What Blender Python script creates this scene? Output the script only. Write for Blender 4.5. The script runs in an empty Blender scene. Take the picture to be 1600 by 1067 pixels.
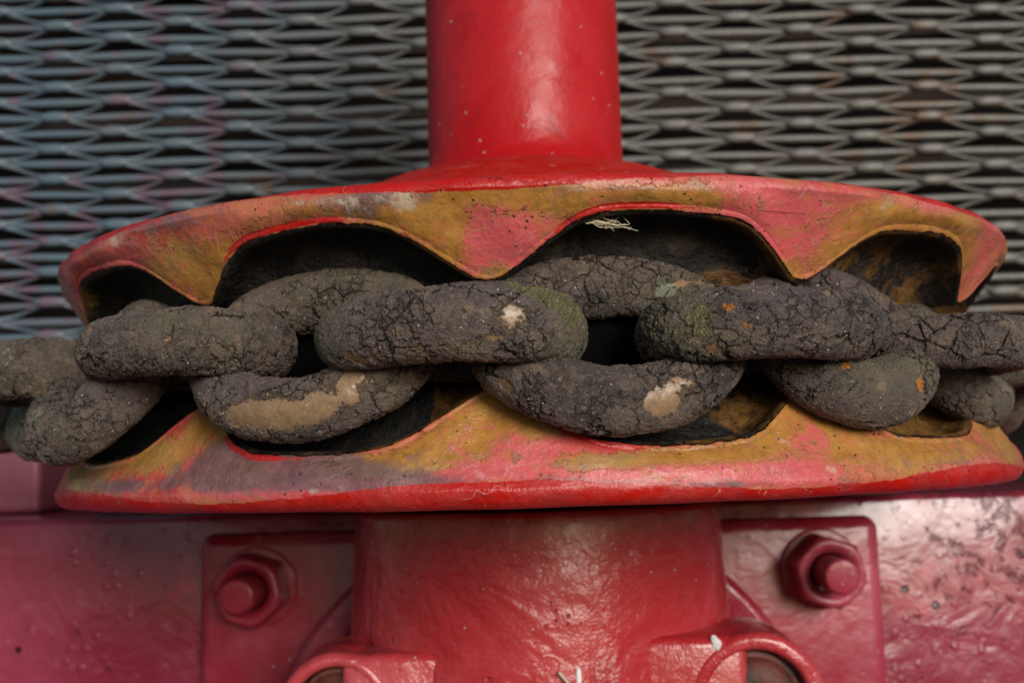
import bpy, math, random
import numpy as np
from mathutils import Vector, Matrix
R = math.radians
S = 0.25                      # wheel radius in metres; shapes below are laid out in wheel radii
sc = bpy.context.scene
COL = sc.collection

# ---------------------------------------------------------------- camera
cam_d = bpy.data.cameras.new("camera")
cam = bpy.data.objects.new("camera", cam_d); COL.objects.link(cam)
cam_d.sensor_width = 36.0; cam_d.lens = 36.0 * 1723 / 1600
cam_d.clip_start = 0.01; cam_d.clip_end = 200
def cam_matrix(pitch, roll, yaw):
    Ry = Matrix.Rotation(yaw, 3, 'Z'); Rp = Matrix.Rotation(pitch, 3, 'X'); Rr = Matrix.Rotation(roll, 3, 'Y')
    return Ry @ Rp @ Rr @ Matrix.Rotation(R(90), 3, 'X')
M4 = cam_matrix(R(6.2), R(1.7), R(1.0)).to_4x4(); M4.translation = Vector((0, -2.5 * S, 0))
cam.matrix_world = M4
cam_d.dof.use_dof = True; cam_d.dof.focus_distance = 1.53 * S; cam_d.dof.aperture_fstop = 11.5
sc.camera = cam

# ---------------------------------------------------------------- sky and sun (bright overcast, light from behind and above the camera)
w = bpy.data.worlds.new("World"); sc.world = w; w.use_nodes = True
nt = w.node_tree; bg = nt.nodes["Background"]
sky = nt.nodes.new("ShaderNodeTexSky"); sky.sky_type = 'NISHITA'; sky.sun_disc = False
SUN_EL, SUN_AZ = 16, 158     # azimuth clockwise from +Y
sky.sun_elevation = R(SUN_EL); sky.sun_rotation = R(SUN_AZ); sky.air_density = 1.0; sky.dust_density = 0.6; sky.ozone_density = 1.0
nt.links.new(sky.outputs[0], bg.inputs[0]); bg.inputs[1].default_value = 0.05
sun_d = bpy.data.lights.new("sun", 'SUN'); sun_d.energy = 1.5; sun_d.angle = R(22); sun_d.color = (1, .96, .90)
sun = bpy.data.objects.new("sun", sun_d); COL.objects.link(sun)
dirv = Vector((math.sin(R(SUN_AZ)) * math.cos(R(SUN_EL)), math.cos(R(SUN_AZ)) * math.cos(R(SUN_EL)), math.sin(R(SUN_EL))))
sun.rotation_euler = dirv.to_track_quat('Z', 'Y').to_euler()
vs = sc.view_settings; vs.view_transform = 'Standard'; vs.look = 'None'; vs.gamma = 1; vs.use_curve_mapping = False
vs.exposure = 1.05
sc.cycles.max_bounces = 5
sc.cycles.use_denoising = True; sc.cycles.denoising_prefilter = 'ACCURATE'

# ---------------------------------------------------------------- shader helpers
class G:
    def __init__(s, name):
        s.m = bpy.data.materials.new(name); s.m.use_nodes = True; s.t = s.m.node_tree
        s.b = s.t.nodes["Principled BSDF"]; s.out = s.t.nodes["Material Output"]
        s.co = s.t.nodes.new("ShaderNodeTexCoord").outputs["Object"]
        s.rnd = s.t.nodes.new("ShaderNodeObjectInfo").outputs["Random"]
    def L(s, a, b):
        if isinstance(a, (int, float)): b.default_value = (a, a, a, 1) if b.type == 'RGBA' else a
        elif isinstance(a, tuple): b.default_value = a if len(a) != 3 or b.type == 'VECTOR' else (*a, 1)
        else: s.t.links.new(a, b)
    def scale(s, vec, v):
        n = s.t.nodes.new("ShaderNodeVectorMath"); n.operation = 'MULTIPLY'; s.L(vec, n.inputs[0]); n.inputs[1].default_value = v
        return n.outputs[0]
    def vadd(s, a, b):
        n = s.t.nodes.new("ShaderNodeVectorMath"); n.operation = 'ADD'; s.L(a, n.inputs[0]); s.L(b, n.inputs[1]); return n.outputs[0]
    def noise(s, sc_, det=4, rough=.55, vec=None, dist=0, w=None, color=False):
        n = s.t.nodes.new("ShaderNodeTexNoise"); n.inputs["Scale"].default_value = sc_; n.inputs["Detail"].default_value = det
        n.inputs["Roughness"].default_value = rough; n.inputs["Distortion"].default_value = dist
        if w is not None: n.noise_dimensions = '4D'; s.L(w, n.inputs["W"])
        s.L(vec if vec is not None else s.co, n.inputs["Vector"])
        return n.outputs[1 if color else 0]
    def vor(s, sc_, feat='F1', vec=None, rand=1.0, out="Distance"):
        n = s.t.nodes.new("ShaderNodeTexVoronoi"); n.feature = feat; n.inputs["Scale"].default_value = sc_; n.inputs["Randomness"].default_value = rand
        s.L(vec if vec is not None else s.co, n.inputs["Vector"]); return n.outputs[out]
    def math(s, op, a, b=0.0, c=None):
        n = s.t.nodes.new("ShaderNodeMath"); n.operation = op; s.L(a, n.inputs[0]); s.L(b, n.inputs[1])
        if c is not None: s.L(c, n.inputs[2])
        return n.outputs[0]
    def step(s, v, a, b, lo=0.0, hi=1.0):
        n = s.t.nodes.new("ShaderNodeMapRange"); n.interpolation_type = 'SMOOTHSTEP'
        s.L(v, n.inputs[0]); s.L(a, n.inputs[1]); s.L(b, n.inputs[2]); s.L(lo, n.inputs[3]); s.L(hi, n.inputs[4]); return n.outputs[0]
    def mix(s, f, a, b, mode='MIX'):
        n = s.t.nodes.new("ShaderNodeMix"); n.data_type = 'RGBA'; n.blend_type = mode
        s.L(f, n.inputs[0]); s.L(a, n.inputs[6]); s.L(b, n.inputs[7]); return n.outputs[2]
    def attr(s, name):
        n = s.t.nodes.new("ShaderNodeAttribute"); n.attribute_name = name
        q = s.t.nodes.new("ShaderNodeSeparateColor"); s.t.links.new(n.outputs["Color"], q.inputs[0])
        return [q.outputs[0], q.outputs[1], q.outputs[2], n.outputs["Alpha"]]
    def bump(s, h, dist, strength=1.0, prev=None):
        n = s.t.nodes.new("ShaderNodeBump"); n.inputs["Distance"].default_value = dist; n.inputs["Strength"].default_value = strength
        s.L(h, n.inputs["Height"])
        if prev is not None: s.L(prev, n.inputs["Normal"])
        return n.outputs[0]
    def sep(s, vec=None):
        n = s.t.nodes.new("ShaderNodeSeparateXYZ"); s.L(vec if vec is not None else s.co, n.inputs[0]); return n.outputs
    def done(s, col, rough, normal=None, spec=None, metal=None, coat=None, coat_rough=.1):
        s.L(col, s.b.inputs["Base Color"]); s.L(rough, s.b.inputs["Roughness"])
        if normal is not None: s.L(normal, s.b.inputs["Normal"])
        if spec is not None: s.L(spec, s.b.inputs["Specular IOR Level"])
        if metal is not None: s.L(metal, s.b.inputs["Metallic"])
        if coat is not None:
            s.L(coat, s.b.inputs["Coat Weight"]); s.b.inputs["Coat Roughness"].default_value = coat_rough
        return s.m

def paint_material(name, base, dark, faded, rough=.3, pit=0.0, speck=True, fade_bias=0.0, coat=.0, bumps=1.0, spec=None):
    """brushed-on gloss paint: patchy tone, runs and brush relief, pin holes, light specks"""
    g = G(name)
    n1 = g.noise(9, 5, .6); n2 = g.noise(38, 5, .6, dist=.6); n3 = g.noise(220, 3, .5)
    c = g.mix(g.step(n1, .40, .66), base, faded) if not fade_bias else g.mix(g.step(n1, .40 - fade_bias, .66 - fade_bias), base, faded)
    c = g.mix(g.step(n2, .56, .74, 0, .55), c, dark)
    c = g.mix(g.step(n3, .6, .8, 0, .25), c, faded)
    # pin holes and chips: dark craters
    v = g.vor(75); big = g.noise(14, 2)
    hole = g.math('MULTIPLY', g.step(v, .16, .10), g.step(big, .52 - pit, .62 - pit))
    v2 = g.vor(190); mask2 = g.step(g.noise(22, 3), .60 - pit, .68 - pit)
    hole2 = g.math('MULTIPLY', g.step(v2, .26, .16), mask2)
    h = g.math('MAXIMUM', hole, hole2)
    c = g.mix(g.math('MULTIPLY', h, .8), c, (.05, .008, .012))
    if speck:
        v3 = g.vor(120, vec=g.vadd(g.co, (3.1, 1.7, .3)))
        sp = g.math('MULTIPLY', g.step(v3, .11, .06), g.step(g.noise(17, 2, vec=g.vadd(g.co, (1., 2., 3.))), .42, .5))
        c = g.mix(g.math('MULTIPLY', sp, .6), c, (.75, .55, .52))
    hh = g.math('ADD', g.math('MULTIPLY', g.noise(26, 3, .5, dist=1.0), 1.0), g.math('MULTIPLY', g.noise(90, 4, .55), .35))
    hh = g.math('SUBTRACT', hh, g.math('MULTIPLY', h, .7))
    if speck: hh = g.math('ADD', hh, g.math('MULTIPLY', sp, .4))
    nn = g.bump(hh, .0016 * bumps)
    nn = g.bump(g.noise(700, 2), .00012 * bumps, prev=nn)
    ro = g.step(g.noise(30, 4), .3, .7, rough - .06, rough + .10)
    return g.done(c, ro, nn, coat=coat if coat else None, spec=spec, coat_rough=.17)

# ---- painted casting of the chain wheel: red top coat worn through to ochre and pink undercoats, pink also carrying painted-in sky sheen, greased pockets
def wheel_material():
    g = G("worn_wheel_paint")
    ochre, pink, grey, cav = g.attr("paint_a"); red, cream, inner, wall = g.attr("paint_b")
    RED = (.43, .008, .003); PINK = (.52, .095, .10); OCHRE = (.42, .195, .038); GREY = (.095, .068, .075); CREAM = (.55, .44, .32); BLACK = (.008, .007, .0065)
    lo = g.noise(16, 5, .62); mid = g.noise(55, 6, .65, dist=.5); fine = g.noise(190, 6, .7); hi = g.noise(520, 4, .6)
    brk = g.math('ADD', g.math('MULTIPLY', g.math('SUBTRACT', mid, .5), 2.3), g.math('MULTIPLY', g.math('SUBTRACT', fine, .5), 1.6))
    def cover(a, bias=0.0, width=.42):
        return g.step(g.math('ADD', g.math('ADD', a, bias), brk), .5 - width, .5 + width)
    redv = g.mix(g.step(mid, .35, .7), RED, (.42, .03, .025))
    c = g.mix(g.step(g.math('ADD', lo, g.math('MULTIPLY', brk, .3)), .42, .60), g.mix(.5, OCHRE, PINK), g.mix(.55, PINK, RED))
    oc = g.mix(g.step(fine, .35, .7), OCHRE, (.29, .125, .026)); oc = g.mix(g.step(lo, .5, .7, 0, .6), oc, (.38, .24, .09))
    pk = g.mix(g.step(mid, .35, .65), PINK, (.60, .09, .095)); pk = g.mix(g.step(fine, .52, .72, 0, .7), pk, (.72, .26, .26))
    pk = g.mix(g.step(hi, .62, .72, 0, .7), pk, (.16, .06, .05))
    c = g.mix(cover(pink), c, pk); c = g.mix(cover(ochre), c, oc)
    ml = g.noise(95, 6, .72, vec=g.vadd(g.scale(g.co, (1, 1, 1.6)), (4., 1., 2.)), dist=1.2)
    c = g.mix(g.step(ml, .54, .66, 0, .55), c, pk); c = g.mix(g.step(ml, .46, .36, 0, .55), c, oc)
    c = g.mix(g.math('MULTIPLY', cover(grey, -.05), .8), c, g.mix(g.step(fine, .4, .65), GREY, (.17, .11, .12)))
    c = g.mix(g.math('MULTIPLY', cover(cream, -.2, .25), .65), c, CREAM)
    c = g.mix(g.step(g.math('ADD', red, g.math('MULTIPLY', brk, .5)), .42, .58), c, redv)
    # scuffs, scratches and grime
    st = g.noise(150, 3, .6, vec=g.scale(g.vadd(g.co, g.scale(g.noise(12, 2, color=True), (.02, .02, .02))), (1, 1, .16)), dist=1.5)
    c = g.mix(g.step(st, .70, .74, 0, .35), c, (.80, .55, .48))
    ring = g.noise(60, 4, .6, vec=g.scale(g.co, (.25, .25, 3.0)))
    c = g.mix(g.step(ring, .58, .75, 0, .35), c, GREY)
    dots = g.math('MULTIPLY', g.step(g.vor(240), .14, .08), g.step(g.noise(40, 2), .48, .56))
    c = g.mix(g.math('MULTIPLY', dots, .8), c, (.035, .018, .015))
    chip = g.noise(105, 7, .72, vec=g.vadd(g.co, (7., 7., 3.)), dist=.4)
    c = g.mix(g.step(chip, .655, .675, 0, .75), c, (.50, .02, .015)); c = g.mix(g.step(chip, .335, .32, 0, .7), c, (.09, .055, .05))
    # scratches
    wv = g.t.nodes.new("ShaderNodeTexVoronoi"); wv.feature = 'DISTANCE_TO_EDGE'; wv.inputs["Scale"].default_value = 26
    g.L(g.vadd(g.co, g.scale(g.noise(30, 4, .6, color=True), (.03, .03, .03))), wv.inputs["Vector"])
    scr = g.math('MULTIPLY', g.step(wv.outputs["Distance"], .007, .003), g.step(g.noise(28, 3, vec=g.vadd(g.co, (5., 1., 2.))), .57, .64))
    c = g.mix(g.math('MULTIPLY', scr, .2), c, (.80, .55, .50))
    # pockets: grease over ochre
    gn = g.math('ADD', g.math('MULTIPLY', g.noise(22, 6, .65, dist=.8), .7), g.math('MULTIPLY', fine, .3))
    inc = g.mix(g.step(fine, .4, .66), (.19, .088, .018), (.055, .025, .008))
    th = g.math('SUBTRACT', .70, g.math('MULTIPLY', inner, .25))
    grease = g.mix(g.step(mid, .45, .75), BLACK, (.050, .036, .024))
    pc = g.mix(g.step(gn, th, g.math('ADD', th, .05)), grease, inc)
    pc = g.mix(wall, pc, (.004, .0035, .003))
    cf = g.step(g.math('ADD', cav, g.math('MULTIPLY', brk, .32)), .42, .62)
    c = g.mix(cf, c, pc)
    hh = g.math('ADD', g.math('MULTIPLY', g.noise(34, 4, .5), 1.0), g.math('MULTIPLY', fine, .22))
    hh = g.math('SUBTRACT', hh, g.math('MULTIPLY', dots, .35)); hh = g.math('ADD', hh, g.math('MULTIPLY', scr, .04))
    hh = g.math('ADD', hh, g.math('MULTIPLY', g.step(cover(ochre), .3, .7), -.12))
    hh = g.math('ADD', hh, g.math('MULTIPLY', g.math('MULTIPLY', gn, cf), 2.2))
    n = g.bump(hh, .0030)
    n = g.bump(hi, .00025, prev=n)
    ro = g.step(mid, .3, .7, .19, .38)
    ro = g.mix(cf, ro, g.step(fine, .35, .65, .28, .6))
    return g.done(c, ro, n, spec=g.mix(wall, g.mix(cf, .5, .3), .02))

# ---- cracked dried mud and grease on the chain
def mud_material():
    g = G("cracked_mud")
    tan, green, rust, crust = g.attr("mud_a"); amt, olive, pale, _ = g.attr("mud_b")
    W = g.math('MULTIPLY', g.rnd, 50.0)
    off = g.t.nodes.new("ShaderNodeCombineXYZ"); g.L(W, off.inputs[0]); g.L(g.math('MULTIPLY', g.rnd, 23.0), off.inputs[1])
    co = g.vadd(g.co, off.outputs[0])
    warp = g.vadd(co, g.scale(g.noise(120, 6, .62, vec=co, color=True), (.0075, .0075, .0075)))
    lump = g.noise(48, 4, .55, vec=co); mid = g.noise(150, 5, .65, vec=co); fine = g.noise(520, 5, .7, vec=co)
    hi = g.noise(1500, 3, .7, vec=co)
    e1 = g.vor(88, 'DISTANCE_TO_EDGE', vec=warp); e2 = g.vor(230, 'DISTANCE_TO_EDGE', vec=warp)
    m1 = g.step(g.noise(38, 3, .6, vec=g.vadd(co, (2., 2., 2.))), .44, .58); m2 = g.step(g.noise(45, 3, .6, vec=g.vadd(co, (7., 3., 1.))), .49, .60)
    w1 = g.math('MULTIPLY', m1, .044); w2 = g.math('MULTIPLY', m2, .075)
    c1 = g.math('MULTIPLY', g.step(e1, w1, g.math('MULTIPLY', w1, .35)), g.step(m1, .05, .3))
    c2 = g.math('MULTIPLY', g.step(e2, w2, g.math('MULTIPLY', w2, .25)), g.step(m2, .05, .4))
    crack = g.math('MAXIMUM', c1, g.math('MULTIPLY', c2, .75))
    # bare patches where the mud has flaked off
    br = g.math('ADD', g.math('MULTIPLY', g.math('SUBTRACT', mid, .5), .9), g.math('MULTIPLY', g.math('SUBTRACT', fine, .5), .6))
    br2 = g.math('MULTIPLY', br, 1.7)
    bare = g.step(g.math('ADD', tan, br2), .46, .66)
    nb = g.math('SUBTRACT', 1.0, bare)
    crack = g.math('MULTIPLY', crack, nb)
    # height (metres)
    h = g.math('MULTIPLY', g.math('SUBTRACT', lump, .5), .0026)
    h = g.math('ADD', h, g.math('MULTIPLY', g.math('SUBTRACT', mid, .5), g.math('MULTIPLY', nb, .0015)))
    plate = g.math('MULTIPLY', g.step(e1, 0.0, .18), .0003)
    h = g.math('ADD', h, g.math('MULTIPLY', plate, nb))
    h = g.math('ADD', h, g.math('MULTIPLY', g.math('SUBTRACT', fine, .5), g.math('MULTIPLY', g.math('ADD', nb, .10), .0013)))
    h = g.math('ADD', h, g.math('MULTIPLY', g.math('SUBTRACT', hi, .5), g.math('MULTIPLY', nb, .0010)))
    h = g.math('SUBTRACT', h, g.math('MULTIPLY', crack, .0012))
    h = g.math('SUBTRACT', h, g.math('MULTIPLY', bare, .0009))
    mos = g.step(g.math('ADD', green, g.math('MULTIPLY', br, 1.0)), .42, .62)
    clod = g.math('MULTIPLY', g.math('SUBTRACT', g.noise(330, 5, .8, vec=co), .45), .0035)
    h = g.math('ADD', h, g.math('MULTIPLY', clod, g.math('MAXIMUM', mos, g.math('MULTIPLY', crust, .8))))
    # colour
    A = (.135, .097, .077); B = (.050, .037, .032); C = (.21, .150, .105)
    c = g.mix(g.step(g.math('ADD', g.math('MULTIPLY', lump, .5), g.math('MULTIPLY', mid, .5)), .40, .60), A, B); c = g.mix(g.step(fine, .50, .72, 0, .8), c, C)
    c = g.mix(g.step(g.noise(34, 3, vec=g.vadd(co, (4., 4., 4.))), .5, .66, 0, .6), c, (.112, .084, .086))
    dust = g.noise(70, 6, .7, vec=g.vadd(co, (3., 8., 1.)), dist=.8)
    c = g.mix(g.step(dust, .50, .66, 0, .6), c, (.215, .155, .105))
    c = g.mix(g.math('MULTIPLY', olive, g.step(mid, .3, .6, .3, .9)), c, (.120, .105, .058))
    c = g.mix(g.step(hi, .54, .70, 0, .7), c, (.22, .175, .14)); c = g.mix(g.step(hi, .46, .32, 0, .75), c, (.028, .023, .022)); c = g.mix(g.step(fine, .45, .34, 0, .7), c, (.032, .026, .025))  # relief shading put into the colour: high grains lighter, hollows darker
    tc = g.mix(g.step(fine, .35, .65), (.30, .185, .092), (.20, .125, .075)); tc = g.mix(g.step(hi, .5, .7, 0, .4), tc, (.36, .26, .15))
    c = g.mix(g.math('MULTIPLY', bare, .92), c, tc)
    c = g.mix(g.math('MULTIPLY', mos, g.step(fine, .35, .55, .35, .95)), c, g.mix(g.step(hi, .4, .6), (.075, .072, .026), (.23, .215, .08)))
    c = g.mix(g.math('MULTIPLY', g.step(g.math('ADD', pale, br), .45, .6), .85), c, (.24, .25, .18))
    c = g.mix(g.step(g.math('ADD', rust, g.math('MULTIPLY', br, .9)), .48, .66), c, (.46, .15, .015))
    cc = g.math('MULTIPLY', g.step(g.noise(120, 2, vec=g.vadd(co, (9., 9., 1.))), .66, .70), .85)
    c = g.mix(g.math('MULTIPLY', cc, nb), c, (.22, .155, .10))
    c = g.mix(g.math('MULTIPLY', crack, .9), c, (.010, .008, .008))
    v = g.vor(560, vec=co); sp = g.math('MULTIPLY', g.step(v, .20, .12), g.step(g.noise(330, 1, vec=co), .63, .66))
    c = g.mix(g.math('MULTIPLY', sp, .9), c, (.70, .66, .60))
    d = g.t.nodes.new("ShaderNodeDisplacement"); d.inputs["Midlevel"].default_value = 0; d.inputs["Scale"].default_value = 1
    g.L(h, d.inputs["Height"]); g.t.links.new(d.outputs[0], g.out.inputs["Displacement"])
    g.m.displacement_method = 'BOTH'
    ro = g.mix(bare, g.step(hi, .3, .7, .36, .72), .36)
    return g.done(c, ro, None, spec=.5)

def grille_material():
    g = G("grey_galvanised_paint")
    x = g.sep()[0]; n = g.noise(9, 3); n2 = g.noise(30, 4, .6)
    c = g.mix(g.step(g.math('ADD', x, g.math('MULTIPLY', g.math('SUBTRACT', n, .5), .5)), -.45, .02), (.082, .122, .150), (.128, .122, .108))
    c = g.mix(g.step(x, .05, .5, 0, .5), c, (.110, .105, .085))
    c = g.mix(g.math('MULTIPLY', g.step(n2, .52, .64), g.step(x, -.05, -.32)), c, (.13, .085, .115))
    ru = g.step(g.noise(24, 5, .7, vec=g.vadd(g.co, (1., 5., 2.))), g.step(x, -.1, .3, .60, .54), g.step(x, -.1, .3, .68, .62), 0, .8)
    c = g.mix(ru, c, (.13, .07, .04))
    nn = g.bump(g.noise(300, 3), .0006)
    return g.done(c, .42, nn)

def plain(name, col, rough=.6, col2=None, sc_=60, bump=.0006, spec=None):
    g = G(name); c = col
    if col2: c = g.mix(g.step(g.noise(sc_, 5, .6), .4, .62), col, col2)
    return g.done(c, rough, g.bump(g.noise(sc_ * 4, 4), bump), spec=spec)

def beam_material():
    g = G("magenta_beam_paint")
    x, y, z = g.sep()
    n1 = g.noise(7, 4); n2 = g.noise(32, 5, .65); n3 = g.noise(130, 4, .6)
    c = g.mix(g.step(n1, .42, .62), (.19, .013, .032), (.25, .032, .062)); c = g.mix(g.step(n2, .55, .72, 0, .7), c, (.44, .04, .055))
    c = g.mix(g.step(n3, .58, .74, 0, .45), c, (.31, .08, .13))
    # scabby, blistered region high on the right
    reg = g.math('MULTIPLY', g.step(x, .20, .27), g.step(z, -.135, -.06))
    sc1 = g.noise(85, 6, .75, dist=.4)
    th = g.math('SUBTRACT', .64, g.math('MULTIPLY', reg, .12))
    scab = g.step(sc1, th, g.math('ADD', th, .05))
    c = g.mix(g.math('MULTIPLY', scab, .85), c, (.13, .012, .022))
    v = g.vor(46, vec=g.scale(g.co, (1, 1, 1))); pits = g.math('MULTIPLY', g.step(v, .13, .08), g.step(g.noise(16, 2), .42, .48))
    v2 = g.vor(95); bl = g.math('MULTIPLY', g.step(v2, .30, .12), g.step(g.noise(20, 2, vec=g.vadd(g.co, (3., 3., 3.))), .48, .56))
    c = g.mix(g.math('MULTIPLY', pits, .95), c, (.02, .004, .008))
    h = g.math('ADD', g.math('MULTIPLY', g.noise(30, 4, .55, dist=.8), 1.5), g.math('MULTIPLY', bl, .35))
    h = g.math('SUBTRACT', h, g.math('MULTIPLY', g.math('MAXIMUM', pits, g.math('MULTIPLY', scab, .5)), .8))
    nn = g.bump(h, .0015)
    return g.done(c, g.step(n2, .3, .7, .18, .34), nn, coat=g.math('SUBTRACT', .32, g.math('MULTIPLY', g.math('MAXIMUM', pits, scab), .32)), coat_rough=.10, spec=.28)

# ---------------------------------------------------------------- mesh helpers
def link(name, mesh, mat, parent=None, label=None, cat=None, group=None, kind=None):
    o = bpy.data.objects.new(name, mesh); COL.objects.link(o)
    if mat is not None and not mesh.materials: mesh.materials.append(mat)
    if parent is not None: o.parent = parent
    if label: o["label"] = label
    if cat: o["category"] = cat
    if group: o["group"] = group
    if kind: o["kind"] = kind
    return o
def empty(name, label, cat, loc=(0, 0, 0), group=None):
    o = bpy.data.objects.new(name, None); COL.objects.link(o); o.location = [c * S for c in loc]
    o.empty_display_size = .05
    o["label"] = label; o["category"] = cat
    if group: o["group"] = group
    return o
def mesh_np(name, V, F, smooth=True):
    me = bpy.data.meshes.new(name)
    V = np.asarray(V, np.float32) * S; F = np.asarray(F, np.int32); k = F.shape[1]
    me.vertices.add(len(V)); me.vertices.foreach_set("co", V.ravel())
    me.loops.add(F.size); me.loops.foreach_set("vertex_index", F.ravel())
    me.polygons.add(len(F)); me.polygons.foreach_set("loop_start", np.arange(0, F.size, k, dtype=np.int32))
    me.polygons.foreach_set("loop_total", np.full(len(F), k, np.int32))
    me.polygons.foreach_set("use_smooth", np.full(len(F), smooth))
    me.update(calc_edges=True); me.validate(); return me
def grid_faces(n, m, wrap_n=False, wrap_m=False, flip=False):
    i = np.arange(n if wrap_n else n - 1); j = np.arange(m if wrap_m else m - 1)
    I, J = np.meshgrid(i, j, indexing='ij'); I2 = (I + 1) % n; J2 = (J + 1) % m
    f = np.stack([I * m + J, I2 * m + J, I2 * m + J2, I * m + J2], -1).reshape(-1, 4)
    return f[:, ::-1] if flip else f
def attr_color(me, name, arr):
    a = me.attributes.new(name, 'FLOAT_COLOR', 'POINT'); a.data.foreach_set("color", np.asarray(arr, np.float32).ravel())
def round_profile(pts, rad, n=5):
    """round the inner corners of an open polyline"""
    out = [np.array(pts[0], float)]
    for i in range(1, len(pts) - 1):
        p0, p1, p2 = [np.array(q, float) for q in pts[i - 1:i + 2]]
        r_ = rad[i] if isinstance(rad, (list, tuple)) else rad
        a = p0 - p1; b = p2 - p1; la, lb = np.linalg.norm(a), np.linalg.norm(b)
        r_ = min(r_, la * .45, lb * .45)
        A = p1 + a / la * r_; B = p1 + b / lb * r_
        for t in np.linspace(0, 1, n): out.append((1 - t) ** 2 * A + 2 * t * (1 - t) * p1 + t * t * B)
    out.append(np.array(pts[-1], float)); return np.array(out)
def lathe(name, prof, seg, axis='Z', origin=(0, 0, 0), sides=None, smooth=True):
    """revolve (r, h) profile; runs round the outside from one pole to the other"""
    prof = np.asarray(prof, float); th = np.linspace(0, 2 * np.pi, seg, endpoint=False)
    r = prof[:, 0][None, :]; h = np.broadcast_to(prof[:, 1][None, :], (seg, len(prof)))
    X = r * np.cos(th)[:, None]; Y = r * np.sin(th)[:, None]
    V = np.stack([X, Y, h], -1)
    if axis == 'Y': V = np.stack([X, -h, Y], -1)       # h grows towards the camera
    V = V.reshape(-1, 3) + np.array(origin)
    return mesh_np(name, V, grid_faces(seg, len(prof), wrap_n=True, flip=False), smooth)
def rbox(name, x0, x1, y0, y1, z0, z1, bev=.01, seg=3):
    import bmesh
    bm = bmesh.new(); bmesh.ops.create_cube(bm, size=1)
    for v in bm.verts:
        v.co = ((x0 + x1) / 2 + v.co.x * (x1 - x0), (y0 + y1) / 2 + v.co.y * (y1 - y0), (z0 + z1) / 2 + v.co.z * (z1 - z0)); v.co *= S
    if bev: bmesh.ops.bevel(bm, geom=list(bm.edges), offset=bev * S, segments=seg, profile=.5, affect='EDGES')
    me = bpy.data.meshes.new(name); bm.to_mesh(me); bm.free()
    for p in me.polygons: p.use_smooth = True
    try: me.set_sharp_from_angle(angle=R(40))
    except Exception: pass
    return me
def tube_arrays(path, rad_n, rad_b, nrm, k=8):
    """flat tube along path; rad_n along nrm, rad_b along cross(tangent, nrm)"""
    path = np.asarray(path, float); n = len(path)
    T = np.gradient(path, axis=0); T /= np.linalg.norm(T, axis=1)[:, None] + 1e-12
    N = np.asarray(nrm, float)[None, :] - T * (T @ np.asarray(nrm, float))[:, None]; N /= np.linalg.norm(N, axis=1)[:, None] + 1e-12
    B = np.cross(T, N); ph = np.linspace(0, 2 * np.pi, k, endpoint=False)
    rn = np.broadcast_to(rad_n, n); rb = np.broadcast_to(rad_b, n)
    V = path[:, None, :] + N[:, None, :] * (np.cos(ph)[None, :, None] * rn[:, None, None]) + B[:, None, :] * (np.sin(ph)[None, :, None] * rb[:, None, None])
    return V.reshape(-1, 3), grid_faces(n, k, wrap_m=True, flip=True)
class Acc:
    def __init__(s): s.V = []; s.F = []; s.n = 0
    def add(s, V, F): s.V.append(V); s.F.append(F + s.n); s.n += len(V)
    def mesh(s, name, smooth=True): return mesh_np(name, np.concatenate(s.V), np.concatenate(s.F), smooth)

M_WHEEL = wheel_material(); M_MUD = mud_material(); M_GRILLE = grille_material(); M_BEAM = beam_material()
M_SHAFT = paint_material("bright_red_shaft_paint", (.38, .004, .004), (.21, .003, .005), (.43, .016, .020), rough=.36, spec=.30, pit=-.06, bumps=1.1)
M_HOUSE = paint_material("weathered_red_housing_paint", (.36, .020, .025), (.20, .008, .010), (.45, .075, .09), rough=.20, pit=-.08, fade_bias=.0, coat=.35, bumps=2.4, spec=.3)
M_PLATE = paint_material("dull_crimson_plate_paint", (.26, .014, .030), (.13, .006, .012), (.34, .055, .085), rough=.26, pit=-.03, coat=.22, bumps=1.0, spec=.25)
M_BOLTHEAD = plain("dark_oxide_steel", (.10, .022, .014), .55, (.04, .014, .010), 70, spec=.3)
M_DARK = plain("dark_back_steel", (.006, .0055, .005), .8, (.016, .010, .007), 6, spec=.12)
M_STEEL = plain("purple_grey_painted_steel", (.16, .035, .055), .4, (.22, .06, .08), 12)

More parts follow.
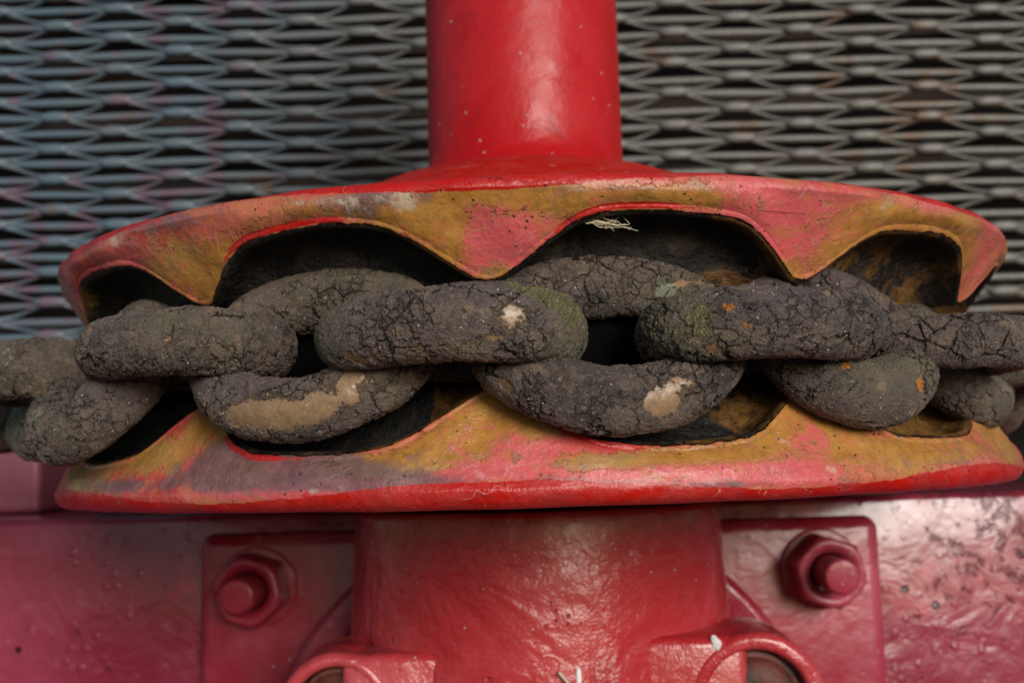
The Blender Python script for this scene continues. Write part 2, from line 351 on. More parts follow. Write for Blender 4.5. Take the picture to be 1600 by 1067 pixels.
# ================================================================= chain wheel
TEETH = [-33.6, -3.6, 26.3, 56.5, 86.5, 116.5, 146.5, 176.5, -154.5, -125.0, -95.0, -65.2]
HC = .182; TOOTH = .072; POCKET = .165
UP={
 'pink':[(-4.1, 0.336, 3.1, 0.031, 1.2), (-2.6, 0.293, 1.7, 0.032, 1.1), (19.7, 0.31, 2.5, 0.037, 1.5), (22.2, 0.29, 2.6, 0.042, 1.5), (16.6, 0.347, 4.9, 0.024, 1.0), (26.7, 0.342, 3.7, 0.029, 0.9), (17.8, 0.376, 5.0, 0.013, 0.7), (40.9, 0.38, 4.7, 0.021, 0.8), (58.0, 0.342, 3.1, 0.046, 0.6), (52.2, 0.391, 4.2, 0.022, 0.6), (-29.2, 0.323, 2.6, 0.049, 0.7), (-41.6, 0.357, 4.8, 0.021, 0.8), (-59.5, 0.355, 3.3, 0.059, 0.9), (-14.2, 0.348, 4.9, 0.009, 0.7), (3.0, 0.364, 3.1, 0.009, 0.6), (-22.8, 0.363, 3.5, 0.013, 0.6), (42.7, 0.31, 1.0, 0.025, 0.8)],
 'ochre':[(-3.3, 0.377, 4.6, 0.013, 1.0), (-9.7, 0.347, 3.2, 0.018, 1.1), (-7.1, 0.312, 1.3, 0.027, 1.0), (5.6, 0.356, 4.7, 0.013, 1.0), (-2.4, 0.26, 1.5, 0.011, 1.4), (12.6, 0.364, 3.2, 0.013, 0.9), (23.3, 0.262, 1.7, 0.017, 1.6), (35.6, 0.347, 5.6, 0.02, 1.4), (46.8, 0.318, 2.7, 0.053, 1.5), (49.4, 0.257, 1.9, 0.043, 1.8), (31.0, 0.293, 3.2, 0.019, 1.0), (-30.8, 0.282, 2.2, 0.029, 1.5), (-27.0, 0.319, 2.5, 0.025, 0.7), (-35.2, 0.326, 3.5, 0.03, 0.8), (-18.9, 0.366, 5.1, 0.015, 0.8), (70.0, 0.3447475333720255, 4.2, 0.077, 1.0), (-55.5, 0.274, 1.6, 0.034, 0.8)],
 'grey':[(-11.9, 0.376, 3.2, 0.015, 0.9), (-31.7, 0.383, 4.0, 0.012, 0.9), (-14.2, 0.374, 5.4, 0.011, 0.6), (-44.2, 0.386, 4.3, 0.013, 0.6), (-1.2, 0.389, 5.1, 0.005, 0.6), (17.7, 0.334, 3.3, 0.006, 0.5), (4.0, 0.373, 3.1, 0.007, 0.5)],
 'cream':[(-10.0, 0.37, 1.2, 0.015, 1.1), (-14.2, 0.376, 2.2, 0.013, 0.7), (-42.3, 0.38, 2.1, 0.013, 1.0), (-18.9, 0.38, 1.7, 0.011, 0.6), (4.1, 0.382, 3.1, 0.007, 0.6), (33.9, 0.367, 1.4, 0.01, 0.4), (-20.8, 0.403, 4.6, 0.008, 0.3)],
}
LO={
 'pink':[(-2.8, 0.027, 3.0, 0.03, 1.3), (-7.0, -0.01, 3.0, 0.014, 1.0), (2.2, -0.006, 4.0, 0.014, 1.1), (24.1, 0.043, 2.9, 0.042, 1.7), (25.3, 0.006, 3.5, 0.028, 1.3), (16.5, -0.022, 5.3, 0.013, 1.0), (28.8, 0.004, 2.5, 0.015, 1.0), (8.4, -0.026, 6.1, 0.012, 0.8), (41.2, -0.014, 4.6, 0.014, 0.8), (49.3, -0.038, 4.7, 0.013, 0.7), (-32.5, 0.015, 3.3, 0.019, 0.7), (-22.3, -0.035, 6.8, 0.009, 1.1), (-15.7, -0.039, 4.3, 0.009, 1.0), (47.0, 0.046, 1.4, 0.017, 1.2), (19.4, -0.032, 3.3, 0.009, 0.9), (-10.2, -0.03, 3.1, 0.007, 0.8)],
 'ochre':[(-3.7, 0.085, 1.7, 0.032, 2.0), (-5.3, 0.055, 1.3, 0.023, 1.4), (-11.2, 0.004, 3.6, 0.012, 1.6), (-7.4, 0.03, 1.5, 0.014, 1.5), (0.3, 0.045, 1.0, 0.011, 1.2), (23.9, 0.087, 2.3, 0.024, 2.0), (19.7, 0.044, 1.9, 0.027, 1.6), (28.2, 0.042, 1.8, 0.028, 1.4), (37.1, -0.003, 7.1, 0.014, 1.9), (58.0, 0.043, 3.7, 0.045, 1.8), (50.9, 0.085, 2.9, 0.032, 1.8), (13.8, -0.0, 4.2, 0.011, 1.0), (5.8, -0.003, 3.0, 0.009, 0.9), (-52.1, 0.006, 5.1, 0.035, 1.8), (-31.6, 0.073, 2.2, 0.025, 1.6), (-38.0, 0.028, 2.9, 0.02, 1.6), (32.4, -0.035, 3.9, 0.01, 0.6), (-29.3, 0.052, 0.9, 0.019, 0.6)],
 'grey':[(-26.3, 0.02, 3.0, 0.032, 2.2), (-19.8, 0.001, 4.4, 0.015, 2.4), (-14.5, -0.024, 5.8, 0.007, 1.2), (-1.9, -0.032, 8.0, 0.005, 1.2), (-41.3, -0.02, 6.2, 0.008, 1.4), (-29.3, -0.005, 3.1, 0.015, 1.0), (-11.2, -0.017, 4.1, 0.009, 0.8), (13.7, -0.041, 5.2, 0.005, 0.8), (41.1, -0.021, 5.4, 0.005, 0.6)],
 'cream':[(25.1, -0.026, 1.0, 0.007, 0.8), (-10.2, -0.041, 1.5, 0.005, 0.7), (-18.0, -0.032, 3.3, 0.005, 0.6), (3.2, -0.032, 5.0, 0.004, 0.4), (8.8, -0.048, 3.0, 0.004, 0.5)],
}
def theta_samples():
    a = np.concatenate([np.arange(-100, 100, .16), np.arange(100, 260, .8)])
    return a
def pocketness(thd):
    """0 at a tooth tip, 1 on the flat of a pocket"""
    t = np.sort(np.array(TEETH)); t = np.concatenate([[t[-1] - 360], t, [t[0] + 360]])
    a = (thd + 180) % 360 - 180
    i = np.clip(np.searchsorted(t, a) - 1, 0, len(t) - 2)
    d1 = a - t[i]; d2 = t[i + 1] - a
    jit = 1 + .10 * np.sin(i * 2.3)
    dd = np.minimum(d1 / (9.0 * jit), d2 / (9.2 * (2 - jit)))
    d = np.clip(dd, 0, 1)
    s_ = 1 - (1 - d) ** 2 * (1 + .0 * d)
    s_ = .72 * (3 * d * d - 2 * d ** 3) + .28 * np.sin(d * np.pi / 2) ** 1.3
    s_ = s_ * .58 + .42 * np.sin(np.pi * np.clip(d1 / (d1 + d2), 0, 1)) ** .85
    s_ = np.convolve(np.concatenate([s_[-8:], s_, s_[:8]]), np.ones(17) / 17, 'valid')
    tip = np.clip(1 - np.minimum(d1, d2) / 1.3, 0, 1) ** 2 * .06
    return np.clip(s_ + tip * 0, 0, 1), d1, d2, i
def blobs(L, th, h):
    out = np.zeros_like(th)
    for t0, h0, st, sh, w_ in L:
        d = ((th - t0 + 180) % 360 - 180)
        out += w_ * np.exp(-.5 * ((d / st) ** 2 + ((h - h0) / sh) ** 2))
    return np.clip(out, 0, 1.6)
def wob(th, k, seed, amp):
    rs = np.random.RandomState(seed); r = np.zeros_like(th)
    for f in k: r += np.sin(R(1) * th * f + rs.uniform(0, 6.28)) * rs.uniform(.5, 1)
    return r * amp
def flange(name, sgn, lip, parent):
    thd = theta_samples(); n = len(thd)
    P, d1, d2, idx = pocketness(thd)
    P = np.clip(P + wob(thd, [11, 17, 29], 3 + sgn, .012) * P, 0, 1.02)
    E = TOOTH + (POCKET - TOOTH) * P
    zl = lip                                   # rim lip height from the groove centre
    def face_r(z): return .925 + .075 * np.clip((z - TOOTH) / (zl - .03 - TOOTH), 0, 1) ** .8
    rows = []; cav = []; edge = []
    def row(r, z, c, e): rows.append((np.broadcast_to(r, n).copy(), np.broadcast_to(z, n).copy())); cav.append(np.broadcast_to(c, n).copy()); edge.append(np.broadcast_to(e, n).copy())
    re = face_r(E)
    # groove side: hub wall -> pocket roof -> edge
    row(.832, .0 + 0 * E, 1, 0); row(.833, .035, 1, 0); row(.838, .05, 1, 0)
    K = 46
    for k in range(K):
        t = k / (K - 1); r = .845 + (re - .012 - .845) * t
        bul = .022 * np.sin(np.pi * np.clip(t * 1.02, 0, 1)) ** 1.7 * P - .004
        z_in = .06 + (E - .06) * (1 - (1 - t) ** 3.2)
        row(r, z_in + bul * t ** .3 * min(1, t * 3), 1, 0)
    # rounded pocket lip
    for a in np.linspace(0, 1, 9):
        ang = a * np.pi / 2
        row(re - .012 + .012 * np.sin(ang), E + .009 * (1 - np.cos(ang)) - .004 + .004 * a, 1 - a * 1.0 if a > .25 else 1, a)
    # face up to lip
    zt = zl - .028
    for t in np.linspace(0, 1, 62)[1:]:
        z = E + .009 + (zt - E - .009) * t
        hollow = -.010 * np.sin(np.pi * t) * (1 - P) + .006 * np.sin(np.pi * t)
        row(re + (1.0 - re) * t ** .9 + hollow, z, 0, 1)
    # lip bead
    rl = .020 if sgn > 0 else .028
    for a in np.linspace(0, 1, 16)[1:]:
        ang = a * np.pi / 2
        row(1 - rl + rl * np.cos(ang), zt + rl * np.sin(ang), 0, 1)
    if sgn > 0:
        outer = round_profile([(.97, zl), (.86, zl + .006), (.62, zl + .06), (.40, zl + .175), (.325, zl + .205), (.25, zl + .21)], .05, 6)
    else:
        outer = round_profile([(.97, zl), (.88, zl - .008), (.60, zl - .03), (.2, zl - .03)], .04, 5)
    for r, z in outer[1:]: row(r, z, 0, 1)
    Rr = np.stack([a for a, b in rows], 1); Zz = np.stack([b for a, b in rows], 1)
    TH = np.broadcast_to(thd[:, None], Rr.shape)
    # casting waviness
    Rr = Rr * (1 + wob(TH, [5, 9, 23, 41], 7 + sgn, .0006) + .0009 * np.sin(TH * .9 + Zz * 60))
    Zz = Zz + np.where(Zz > zl - .06, wob(TH, [4, 13, 31], 17 + sgn, .0007), 0)
    m = Rr.shape[1]
    H = HC + sgn * Zz
    V = np.stack([Rr * np.sin(R(1) * TH), -Rr * np.cos(R(1) * TH), H], -1).reshape(-1, 3)
    F = grid_faces(n, m, wrap_n=True, flip=(sgn < 0))
    me = mesh_np(name, V, F[:, ::-1])
    D_ = UP if sgn > 0 else LO
    C = np.stack(cav, 1).ravel(); th = TH.ravel(); h = H.ravel(); z = Zz.ravel()
    a = np.zeros((len(V), 4)); b = np.zeros((len(V), 4))
    a[:, 0] = blobs(D_['ochre'], th, h); a[:, 1] = blobs(D_['pink'], th, h); a[:, 2] = blobs(D_['grey'], th, h); a[:, 3] = C
    far = (np.abs(th) > 66)
    a[:, 0] *= 1.0; a[:, 2] *= .8
    a[far, 0] = .55; a[far, 1] = .45
    # red top coat survives on the rim bead and in a thin line along the flats of the pockets
    lw = (.022 if sgn > 0 else .027) + .012 * np.sin(np.deg2rad(th) * 7 + 2) + (-.012 if sgn > 0 else 0) * np.clip((th - 25) / 25, 0, 1)
    lipred = np.clip((z - (zl - lw)) / .010 + .5, 0, 1)
    lipred = np.maximum(lipred, (Rr.ravel() < .965) & (C < .01) & (z > zl - .03))
    Pm = np.broadcast_to(P[:, None], TH.shape).ravel(); Ed = np.broadcast_to(E[:, None], TH.shape).ravel()
    line = np.exp(-((z - Ed - .006) / .0055) ** 2) * np.clip((Pm - .35) / .3, 0, 1)
    i_ = np.broadcast_to(idx[:, None], TH.shape).ravel()
    d1_ = np.broadcast_to(d1[:, None], TH.shape).ravel()
    line *= np.clip((32 - th) / 8, .15, 1) * (th > -66)
    if sgn < 0: line *= .1 + .8 * np.clip((d1_ - 2) / 3, 0, 1) * np.clip((15 - d1_) / 6, 0, 1)
    else: line *= .15 + .85 * np.clip((d1_ - 3) / 4, 0, 1) * np.clip((21 - d1_) / 7, 0, 1)
    b[:, 0] = np.clip(np.maximum(lipred, line * 1.1), 0, 1); b[:, 1] = blobs(D_['cream'], th, h)
    # ochre shows inside the pockets on their right walls and on the pockets to the right
    near = np.clip((Rr.ravel() - np.broadcast_to(re[:, None], TH.shape).ravel() + .075) / .05, 0, 1)
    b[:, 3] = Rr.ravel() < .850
    b[:, 2] = np.clip(.25 + .40 * near + np.clip((th - 24) / 10, 0, 1) * .85 + np.clip((d1_ - 19) / 8, 0, 1) * .55 * (th > -10) + (.45 if sgn < 0 else 0) * np.clip((d1_ - 14) / 9, 0, 1), 0, 1)
    attr_color(me, "paint_a", a); attr_color(me, "paint_b", b)
    return link(name, me, M_WHEEL, parent)

wheel = empty("windlass", "red cast iron chain wheel with worn pink and ochre paint gripping the muddy chain", "chain wheel", (0, 0, 0))
f_up = flange("upper_flange", 1, .228, wheel); f_lo = flange("lower_flange", -1, .246, wheel)
f_up["label"] = "upper rim, brighter pink with red top edge"; f_lo["label"] = "lower rim, ochre teeth with grey smears"
hub = link("hub", lathe("hub", [(.05, .06), (.82, .06), (.828, .10), (.828, .26), (.82, .30), (.05, .30)], 160), M_DARK, wheel)
sh_prof = [(.05, .58), (.270, .60), (.256, .625), (.236, .648), (.2245, .68)] + [(.224, .68 + .05 * i) for i in range(1, 22)] + [(.05, 1.75)]
shaft = link("shaft", lathe("shaft", sh_prof, 128), M_SHAFT, wheel)
shaft["label"] = "round red shaft rising from the wheel"

# ================================================================= bearing housing under the wheel
hous = empty("bearing_housing", "pinkish red round bearing housing with bolted square flange below the wheel", "bearing housing", (0, 0, -1.3))
def sub(o):                                  # children are laid out in world coordinates
    o.matrix_parent_inverse = Matrix.Translation(-Vector(o.parent.location)); return o
prof = round_profile([(.02, -.096), (.404, -.096), (.412, -.30), (.424, -.46), (.44, -1.3), (.02, -1.3)], [.0, .014, .05, .05, .01, 0], 6)
dense = [prof[0]]
for p in prof[1:]:
    k = max(1, int(np.linalg.norm(p - dense[-1]) / .03)); q = dense[-1]
    for t in range(1, k + 1): dense.append(q + (p - q) * t / k)
sub(link("housing_barrel", lathe("housing_barrel", dense[::-1], 192), M_HOUSE, hous))
sub(link("mounting_plate", rbox("mounting_plate", -.838, .838, .245, .318, -1.6, -.157, .035, 5), M_PLATE, hous))
ringp = round_profile([(.590, -.29), (.590, -.180), (.600, -.165), (.655, -.165), (.670, -.180), (.672, -.29)], .010, 5)
sub(link("raised_ring", lathe("raised_ring", ringp, 160, 'Y', (0, 0, -.78)), M_PLATE, hous))
sub(link("inner_boss", lathe("inner_boss", round_profile([(.02, -.19), (.50, -.19), (.56, -.215), (.588, -.235), (.588, -.26)], .03, 5)[::-1], 128, 'Y', (0, 0, -.78)), M_BOLTHEAD, hous))
def lug(x, h, ro, ri, web, lab):
    p = round_profile([(ri, .25), (ri, .36), (ri + .006, .37), (ro - .010, .37), (ro, .36), (ro + .004, .24), (ro + .004, .19)], .008, 4)
    o = sub(link("clamp_lug", lathe("clamp_lug", p, 96, 'Y', (x, 0, h)), M_HOUSE, hous)); o["label"] = lab
    wb = sub(link("lug_web", rbox("lug_web", *web, -.366, -.12, h - .5, h + ro - .006, .02, 3), M_HOUSE, hous))
    bh = Acc()
    pr = round_profile([(.001, .362), (ri * .55, .360), (ri * .80, .348), (ri * .93, .325), (ri * .95, .25)], .03, 5)[::-1]
    me = lathe("bolt_head", pr, 64, 'Y', (x, 0, h))
    sub(link("bolt_head", me, M_BOLTHEAD, hous))
    fl = lathe("washer", round_profile([(.001, .34), (ri - .004, .34), (ri - .002, .30)], .004, 3)[::-1], 64, 'Y', (x, 0, h))
    sub(link("washer", fl, M_BOLTHEAD, hous))
lug(-.390, -.460, .110, .082, (-.38, -.16), "left clamp lug")
lug(.404, -.463, .130, .096, (.16, .39), "right clamp lug, larger and higher")
def nut(x, h):
    t = sub(link("bolt", lathe("bolt", round_profile([(.001, -.045), (.036, -.045), (.041, -.052), (.041, -.22)], .006, 4)[::-1], 48, 'Y', (x, 0, h)), M_PLATE, hous))
    # hexagonal nut with chamfered face
    seg = 96; th = np.linspace(0, 2 * np.pi, seg, endpoint=False); hexr = .090 * math.cos(math.pi / 6) / np.cos((th + .3) % (math.pi / 3) - math.pi / 6)
    ch = np.minimum(hexr, .081)
    prof_ = [(np.full(seg, .046), -.155), (np.full(seg, .056), -.134), (ch * .90, -.128), (ch * .985, -.134), (hexr * .995, -.150), (hexr, -.160), (hexr, -.22), (hexr * 1.0, -.25)]
    V = np.stack([np.stack([r_ * np.cos(th) + x, np.full(seg, -h_), r_ * np.sin(th) + h], -1) for r_, h_ in prof_], 1).reshape(-1, 3)
    me = mesh_np("nut", V, grid_faces(seg, len(prof_), wrap_n=True, flip=True))
    n_ = link("nut", me, M_PLATE, t)
    wv = lathe("washer", round_profile([(.05, -.236), (.094, -.236), (.098, -.240), (.098, -.25)], .004, 3)[::-1], 64, 'Y', (x, 0, h))
    link("washer", wv, M_PLATE, t)
    return t
nut(-.690, -.288)["label"] = "left bolt of the flange"; nut(.686, -.281)["label"] = "right bolt of the flange"

# ================================================================= steel beam
link("steel_beam", rbox("steel_beam", -3.0, 3.0, .318, 1.15, -1.7, -.112, .018, 4), M_BEAM, None, "broad magenta red steel beam with pitted paint behind the bearing housing", "beam")
link("steel_block", rbox("steel_block", -2.4, -1.462, .75, 1.2, -.109, .165, .02, 3), M_STEEL, None, "dull purple painted steel block on the beam at the left edge", "block")

# ================================================================= expanded metal grille
def grille():
    A = Acc(); rs = np.random.RandomState(4); Hh = .2285; Vv = .1165; Y = 1.42
    t = np.linspace(0, 1, 15)
    pos = lambda i, j: np.array([-3.1 + i * Hh, Y, -.015 + .24 + j * Vv + (i % 2) * Vv / 2 + .035])
    warpx = lambda p: p + np.array([.006 * math.sin(p[2] * 9), .0, .006 * math.sin(p[0] * 2.3) + .005 * math.sin(p[0] * 7 + p[2] * 3)])
    for i in range(28):
        for j in range(26):
            p = warpx(pos(i, j) + rs.normal(0, .0025, 3))
            # knuckle
            u = np.linspace(-1, 1, 9); path = p + np.stack([u * .058, 0 * u - .006, 0 * u], -1)
            r_ = np.sqrt(np.clip(1 - u * u, 0, 1)) ** .7
            A.add(*tube_arrays(path, np.maximum(r_ * .012, .001), np.maximum(r_ * .0205, .001), (0, 1, 0), 8))
            # four S-curved strands (two to the right)
            for sg in (-1, 1):
                if i % 2 == 0: q0 = pos(i + 1, j - (1 if sg < 0 else 0))
                else: q0 = pos(i + 1, j + (1 if sg > 0 else 0))
                q = warpx(q0); s_ = t * t * (3 - 2 * t); p = p + np.array([0, 0, 0]); e0 = np.array([.030, 0, .009 * sg])
                path = np.stack([p[0] + e0[0] + (q[0] - p[0] - 2 * e0[0]) * t, np.full(15, Y) + .03 * np.sin(np.pi * t) * (1 if sg > 0 else .6), p[2] + e0[2] + (q[2] - p[2] - 2 * e0[2]) * (s_ * .75 + t * .25)], -1)
                A.add(*tube_arrays(path, .010, .0082 * .92 + .0012 * np.cos(np.pi * 2 * t), (0, 1, 0), 7))
            # straight bar across the diamond to the next knuckle of the row
            q = warpx(pos(i + 2, j)); wid = .0030 + .0125 * np.sin(np.pi * t) ** .6
            path = p[None, :] + (q - p)[None, :] * t[:, None] + np.array([0, .018, 0]); path[:, 2] += rs.normal(0, .001) - .002
            A.add(*tube_arrays(path, .013, wid * rs.uniform(.88, 1.05), (0, 1, .25), 8))
    return A.mesh("expanded_metal_grille")
link("expanded_metal_grille", grille(), M_GRILLE, None, "grey expanded metal grille of flat diamonds standing behind the wheel", "grille")
g_ = rbox("ground", -400, 400, -400, 6, -3.4, -3.3, 0)  # unseen ground sheet, added for its bounce light and dark reflections
link("ground", g_, plain("dark_bounce_ground", (.10, .095, .10), .95, (.07, .068, .07), 3, spec=0.0), None, kind="structure")
link("dark_wall", rbox("dark_wall", -5, 5, 2.1, 2.3, -3.28, 5, 0), M_DARK, None, kind="structure")
# rusty flat bars in the dark behind the grille
rs_ = random.Random(5)
M_RUST = plain("rusty_flat_bar", (.045, .024, .014), .8, (.012, .009, .008), 8)
for k in range(9):
    hz = .3 + k * .27
    link("rusty_flat_bar", rbox("rusty_flat_bar", -3.2, 3.2, 1.80, 1.86, hz, hz + .045, .004, 1), M_RUST, None,
         "rusty flat bar in the dark just behind the grey grille", "bar", "rusty bars behind the grille")

# ================================================================= chain
chain = empty("chain", "heavy iron chain of round links caked in cracked grey brown mud around the red wheel", "chain")
def make_link(kind, th, rho, h, label, la=.205, lb=None, r=.052, tilt=0.0, seed=0, spots=(), yaw=0.0, pitch=0.0, pos=None, dense=True, base=(0, 0, 0, 0, 1, 0, 0, 0)):
    """kind 'flat': lies in a pocket facing outwards; kind 'edge': stands edge-on between two teeth"""
    er = Vector((math.sin(R(th)), -math.cos(R(th)), 0)); et = Vector((math.cos(R(th)), math.sin(R(th)), 0)); ez = Vector((0, 0, 1))
    if kind == 'flat': ex = et; ey = (ez * .78 - er * .62).normalized() if not tilt else (ez * math.cos(R(tilt)) - er * math.sin(R(tilt)))
    else: ex = et; ey = (-er * math.cos(R(tilt)) + ez * math.sin(R(tilt)))
    en = ex.cross(ey)
    rotm = Matrix((ex, ey, en)).transposed() @ Matrix.Rotation(R(yaw), 3, 'Y') @ Matrix.Rotation(R(pitch), 3, 'Z')
    n, m = (760, 230) if dense else (260, 80)
    if lb is None: lb = .156 if kind == 'flat' else .136
    a = la - r; b = lb - r
    ph = np.linspace(0, 2 * np.pi, n, endpoint=False)
    # stadium-like centreline, evenly spaced
    pw = .80 if kind == 'edge' else .97; X = a * np.sign(np.cos(ph)) * np.abs(np.cos(ph)) ** pw; Y = b * np.sign(np.sin(ph)) * np.abs(np.sin(ph)) ** pw
    P = np.stack([X, Y, 0 * X], -1); seg = np.linalg.norm(np.roll(P, -1, 0) - P, axis=1); cum = np.concatenate([[0], np.cumsum(seg)])
    s_ = np.linspace(0, cum[-1], n, endpoint=False); PP = np.concatenate([P, P[:1]])
    P = np.stack([np.interp(s_, cum, PP[:, k]) for k in range(3)], -1)
    k_ = max(3, n // 60)
    for _ in range(3): P = (np.roll(P, k_ // 2, 0) + P + np.roll(P, -(k_ // 2), 0)) / 3
    rs = np.random.RandomState(seed + 11)
    T = np.roll(P, -1, 0) - np.roll(P, 1, 0); T /= np.linalg.norm(T, axis=1)[:, None]; N = np.stack([T[:, 1], -T[:, 0], 0 * T[:, 0]], -1)
    q = np.linspace(0, 2 * np.pi, m, endpoint=False); u = np.linspace(0, 2 * np.pi, n, endpoint=False)
    rad = np.full((n, m), r)
    for f, g_, am in [(1, 0, .05), (2, 1, .05), (3, 1, .03), (5, 2, .022), (7, 3, .016)]:
        rad = rad * (1 + am * np.sin(f * u[:, None] + rs.uniform(0, 6.3) + g_ * q[None, :]) * rs.uniform(.5, 1))
    V = P[:, None, :] + N[:, None, :] * (np.cos(q)[None, :] * rad)[..., None] + np.array([0, 0, 1.])[None, None, :] * (np.sin(q)[None, :] * rad)[..., None]
    V = V.reshape(-1, 3)
    me = mesh_np("link", V, grid_faces(n, m, wrap_n=True, wrap_m=True))
    A_ = np.zeros((len(V), 4)); B_ = np.zeros((len(V), 4)); A_[:] = base[:4]; B_[:] = base[4:]
    ch = dict(tan=(A_, 0), green=(A_, 1), rust=(A_, 2), crust=(A_, 3), olive=(B_, 1), pale=(B_, 2))
    for nm, cx, cy, cz, s0, s1, wt in spots:
        arr, kk = ch[nm]; arr[:, kk] += wt * np.exp(-.5 * (((V[:, 0] - cx) / s0) ** 2 + ((V[:, 1] - cy) / s1) ** 2 + ((V[:, 2] - cz) / s1) ** 2))
    attr_color(me, "mud_a", A_); attr_color(me, "mud_b", B_)
    o = link("link", me, M_MUD, chain, label)
    p = Vector((er * rho)) + ez * h if pos is None else Vector(pos)
    mm = rotm.to_4x4(); mm.translation = p * S; o.matrix_world = mm
    return o
# outward-facing links lying in the pockets
make_link('flat', -20.6, .925, .172, "oval link with a long bare tan patch on its lower bar, left of centre", seed=1, r=.047, la=.205, lb=.162,
   spots=[('tan', -.055, -.145, .028, .028, .018, 1.0), ('tan', .01, -.148, .028, .035, .020, 1.1), ('tan', .075, -.135, .028, .026, .020, .9), ('tan', .12, -.10, .035, .020, .022, .9), ('green', -.15, -.03, .04, .03, .025, .8), ('green', .03, -.055, .03, .05, .012, .6),
          ('olive', .05, .10, .03, .1, .05, .7), ('tan', -.17, .06, .0, .02, .03, .9), ('olive', .15, -.02, .03, .04, .05, .9), ('crust', -.02, -.05, .03, .12, .02, .6)])
make_link('flat', 6.8, .925, .170, "oval link facing out with a bare tan spot low on its right, right of centre", seed=2, r=.047, la=.205, lb=.162,
   spots=[('tan', .055, -.150, .026, .026, .016, 1.2), ('tan', .09, -.118, .040, .03, .012, .6), ('tan', -.03, .145, .02, .05, .012, 1.0), ('tan', .13, .07, .04, .03, .010, 1.0), ('rust', -.035, .13, .035, .010, .010, 1.0), ('olive', .10, .04, .03, .04, .03, 1.2), ('pale', .09, .06, .04, .018, .015, .8),
          ('tan', -.16, -.10, .02, .02, .012, .8), ('olive', .03, -.06, .04, .05, .02, .8), ('crust', .0, -.05, .03, .12, .018, .7)])
make_link('flat', 30.8, .925, .170, "oval link half hidden between two edge-on links at the right", seed=3, r=.048, la=.172,
   spots=[('tan', -.07, .10, .04, .03, .022, .9), ('tan', .12, .07, .03, .02, .03, .7), ('rust', .05, -.13, .040, .008, .008, 1.3), ('rust', -.09, -.10, .045, .010, .006, .9), ('olive', .02, -.09, .05, .12, .04, .8), ('tan', -.16, -.03, .04, .03, .03, .9), ('tan', .13, -.02, .045, .03, .015, 1.0)])
make_link('flat', 57, .90, .150, "oval link at the far right of the wheel", seed=4, r=.047, lb=.135, spots=[('olive', 0, 0, 0, .2, .2, .5)])
make_link('flat', -46.0, .985, .152, "oval greenish link at the left where the chain leaves the wheel", seed=5, r=.047, la=.155, lb=.162,
   spots=[('green', 0, 0, .04, .12, .05, .3), ('tan', -.05, -.08, .05, .04, .03, .4), ('olive', 0, 0, 0, .25, .2, .2), ('pale', -.1, -.12, .0, .06, .04, .5), ('green', .0, .10, .03, .15, .04, .5), ('crust', .05, -.06, .03, .08, .04, .5), ('tan', .04, -.07, .045, .03, .022, .7), ('pale', -.02, -.11, .05, .03, .02, .5), ('pale', -.08, .10, .03, .04, .03, .6)])
# edge-on links standing between the teeth
make_link('edge', -6.7, .960, .178, "edge-on link nearest the middle with green moss on its right end", seed=6, r=.050, la=.190, lb=.142, tilt=-4,
   spots=[('green', .17, -.06, .035, .030, .035, 1.0), ('green', .12, -.10, .05, .03, .02, .8), ('tan', .10, -.13, .01, .022, .022, .75), ('tan', .0, -.125, -.04, .10, .018, .5), ('tan', -.10, -.09, -.04, .04, .014, .7), ('olive', -.18, -.03, 0, .04, .06, 1.0), ('olive', .18, -.03, 0, .05, .07, 1.0), ('crust', .18, -.02, -.02, .03, .05, .8), ('rust', .150, -.135, .01, .006, .006, .7)])
make_link('edge', 20.2, .962, .174, "edge-on link with orange rust spots on its left end, right of centre", seed=7, r=.047, la=.182, lb=.142, tilt=-2,
   spots=[('rust', -.105, -.138, -.014, .013, .011, 1.3), ('rust', -.125, -.125, .018, .012, .011, 1.2), ('green', -.15, -.10, .0, .02, .035, .7), ('olive', -.17, -.05, -.01, .04, .05, 1.0), ('tan', .07, -.11, -.03, .02, .02, .7), ('crust', -.18, -.03, -.02, .03, .05, .9), ('tan', -.13, -.09, -.035, .03, .012, .8)])
make_link('edge', 44.4, .975, .164, "smooth purplish edge-on link nearest the right edge of the wheel", seed=8, r=.042, la=.155, lb=.136,
   spots=[('tan', -.13, -.11, .01, .012, .012, .9), ('tan', -.16, -.08, -.03, .012, .02, .7), ('tan', .15, -.09, -.04, .02, .012, .8)])
make_link('edge', 71, .975, .160, "blurred edge-on link at the right margin", seed=9, r=.05, dense=False, base=(0, 0, 0, 0, 1, .6, 0, 0))
make_link('edge', -33.8, .965, .186, "smooth purplish edge-on link with a small pale disc, left side", seed=10, r=.049, la=.180, lb=.142, tilt=-2,
   spots=[('pale', .160, -.105, .016, .010, .010, 1.15), ('tan', .11, -.125, -.01, .03, .02, .5), ('tan', .17, -.09, -.02, .03, .03, .5), ('olive', .10, -.13, .03, .03, .03, 1.0), ('olive', .17, -.05, .02, .04, .04, .6)])
make_link('edge', 0, 0, 0, "pale scabby edge-on link leading off at the left margin", seed=12, r=.049, la=.19, pos=(-.905, -.500, .184), yaw=0, spots=[('pale', .10, -.10, .02, .05, .05, .3), ('tan', .02, -.12, .0, .05, .05, .5), ('pale', .02, -.12, .04, .03, .02, .6)], base=(.18, .15, 0, .3, 1, .3, .22, 0)).rotation_euler = (0, 0, R(-50))
v_ = make_link('flat', -55, 1, 0, "pale green link hanging low behind the left end of the chain", seed=13, r=.058, la=.20, lb=.16, pos=(-.925, -.30, .165), dense=False, base=(.1, .4, 0, .3, 1, .6, .6, 0))
make_link('edge', -60, 1, 0, "dark link beyond the left margin", seed=14, r=.056, pos=(-1.20, -.16, .11), dense=False)
make_link('flat', 84, .93, .16, "oval link round the far side of the wheel", seed=15, r=.05, dense=False)
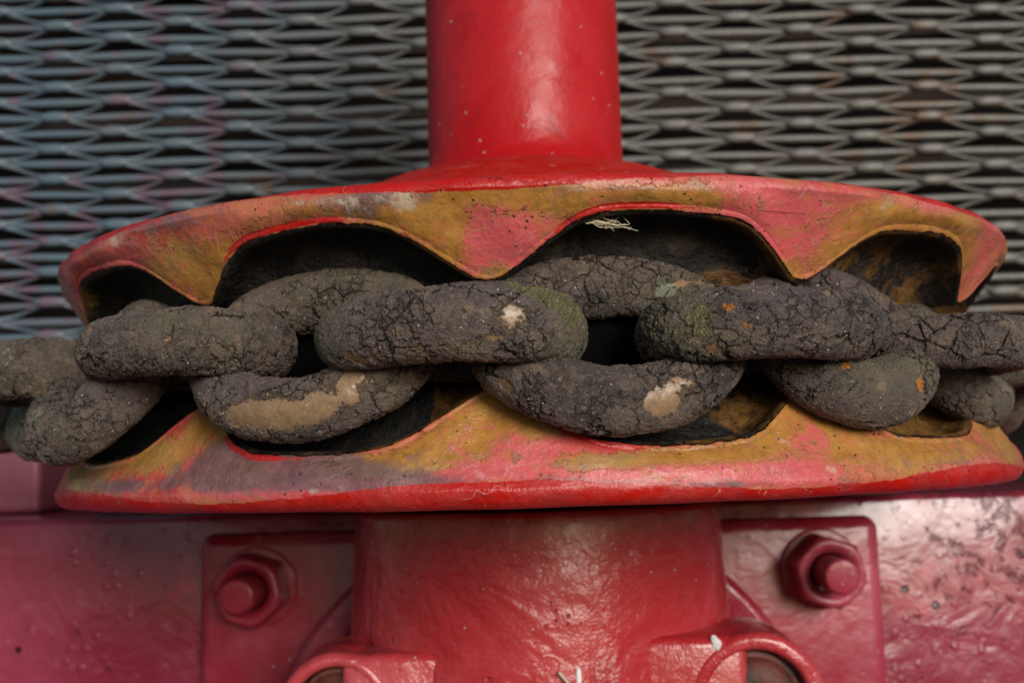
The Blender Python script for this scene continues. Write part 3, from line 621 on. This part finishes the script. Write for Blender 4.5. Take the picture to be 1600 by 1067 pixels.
make_link('edge', 98, .97, .16, "edge-on link round the far side of the wheel", seed=16, r=.05, dense=False)

# ================================================================= small debris
def wisp(name, pts, rad, mat, label, cat):
    A = Acc()
    for path in pts:
        path = np.array(path, float)
        t = np.linspace(0, 1, len(path)); tt = np.linspace(0, 1, 26)
        p = np.stack([np.interp(tt, t, path[:, k]) for k in range(3)], -1)
        for _ in range(2): p[1:-1] = (p[:-2] + p[1:-1] + p[2:]) / 3
        A.add(*tube_arrays(p, rad * (1 - .5 * tt), rad * (1 - .5 * tt), (0, .3, 1), 5))
    return link(name, A.mesh(name), mat, None, label, cat)
M_FIB = plain("frayed_fibre", (.55, .47, .33), .8, (.35, .28, .18), 300, .0001)
M_HAIR = plain("grey_hair", (.30, .28, .26), .6)
def cyl_pt(th, rho, h): return (rho * math.sin(R(th)), -rho * math.cos(R(th)), h)
rf = random.Random(8); pts = []
for k in range(15):
    t0 = 5.2 + rf.uniform(-.9, .8); h0 = .341 + rf.uniform(-.012, .006)
    pts.append([cyl_pt(t0, .962, h0), cyl_pt(t0 + 1.0 + rf.uniform(-.5, .6), .960, .334 + rf.uniform(-.003, .003)), cyl_pt(t0 + 1.8 + rf.uniform(-.5, 1.4), .957, .330 + rf.uniform(-.006, .008)), cyl_pt(t0 + 2.7 + rf.uniform(-1, 1.6), .955, .338 + rf.uniform(-.016, .010))])
wisp("frayed_fibre", pts, .0009, M_FIB, "pale frayed rope fibre stuck under the upper rim in the middle pocket", "fibre")
pts = []
for k in range(9):
    a0 = 8 + rf.uniform(0, 6); base_ = .392
    pts.append([cyl_pt(a0, .96, base_ - .004), cyl_pt(a0 + rf.uniform(-1, 2), .95, base_ + rf.uniform(.006, .02)), cyl_pt(a0 + rf.uniform(0, 4), .96, base_ + rf.uniform(.004, .018)), cyl_pt(a0 + rf.uniform(2, 5), .97, base_ + rf.uniform(-.002, .006))])
wisp("stray_hair", pts, .0004, M_HAIR, "thin grey hairs curling over the top edge of the upper rim", "hair")
M_STRAW = plain("dry_straw", (.50, .42, .34), .7)
wisp("dry_stalk", [[cyl_pt(4.2, .432, -.385), cyl_pt(7, .436, -.41), cyl_pt(11, .44, -.45)]], .0035, M_STRAW, "short dry stalk stuck to the front of the bearing housing", "stalk")

# bird droppings: thin uneven splats on the paint
M_DROP = plain("bird_dropping", (.74, .70, .68), .7, (.50, .47, .45), 200, .0003)
def splat(cx, cz, front, rx, rz, seed, label):
    rs = np.random.RandomState(seed); n, m = 64, 12
    a = np.linspace(0, 2 * np.pi, n, endpoint=False)
    edge = 1 + sum(np.sin(k * a + rs.uniform(0, 6.3)) * rs.uniform(.05, .22) / k ** .5 for k in range(2, 6))
    t = np.linspace(0, 1, m)[None, :]
    X = cx + rx * edge[:, None] * np.cos(a)[:, None] * t; Z = cz + rz * edge[:, None] * np.sin(a)[:, None] * t
    Y = front(X) - .0035 * (1 - t ** 3) + .001 * t ** 6
    V = np.stack([X, Y + 0 * X, Z], -1).reshape(-1, 3)
    return link("bird_dropping", mesh_np("bird_dropping", V, grid_faces(n, m, wrap_n=True)), M_DROP, None, label, "bird dropping", "bird droppings on the housing")
splat(.330, -.352, lambda x: -.3665 + 0 * x, .010, .014, 3, "round grey and white bird dropping on the right clamp lug")
splat(.068, -.400, lambda x: -np.sqrt(.4185 ** 2 - x * x), .005, .026, 5, "narrow white streak of bird dropping on the front of the housing")
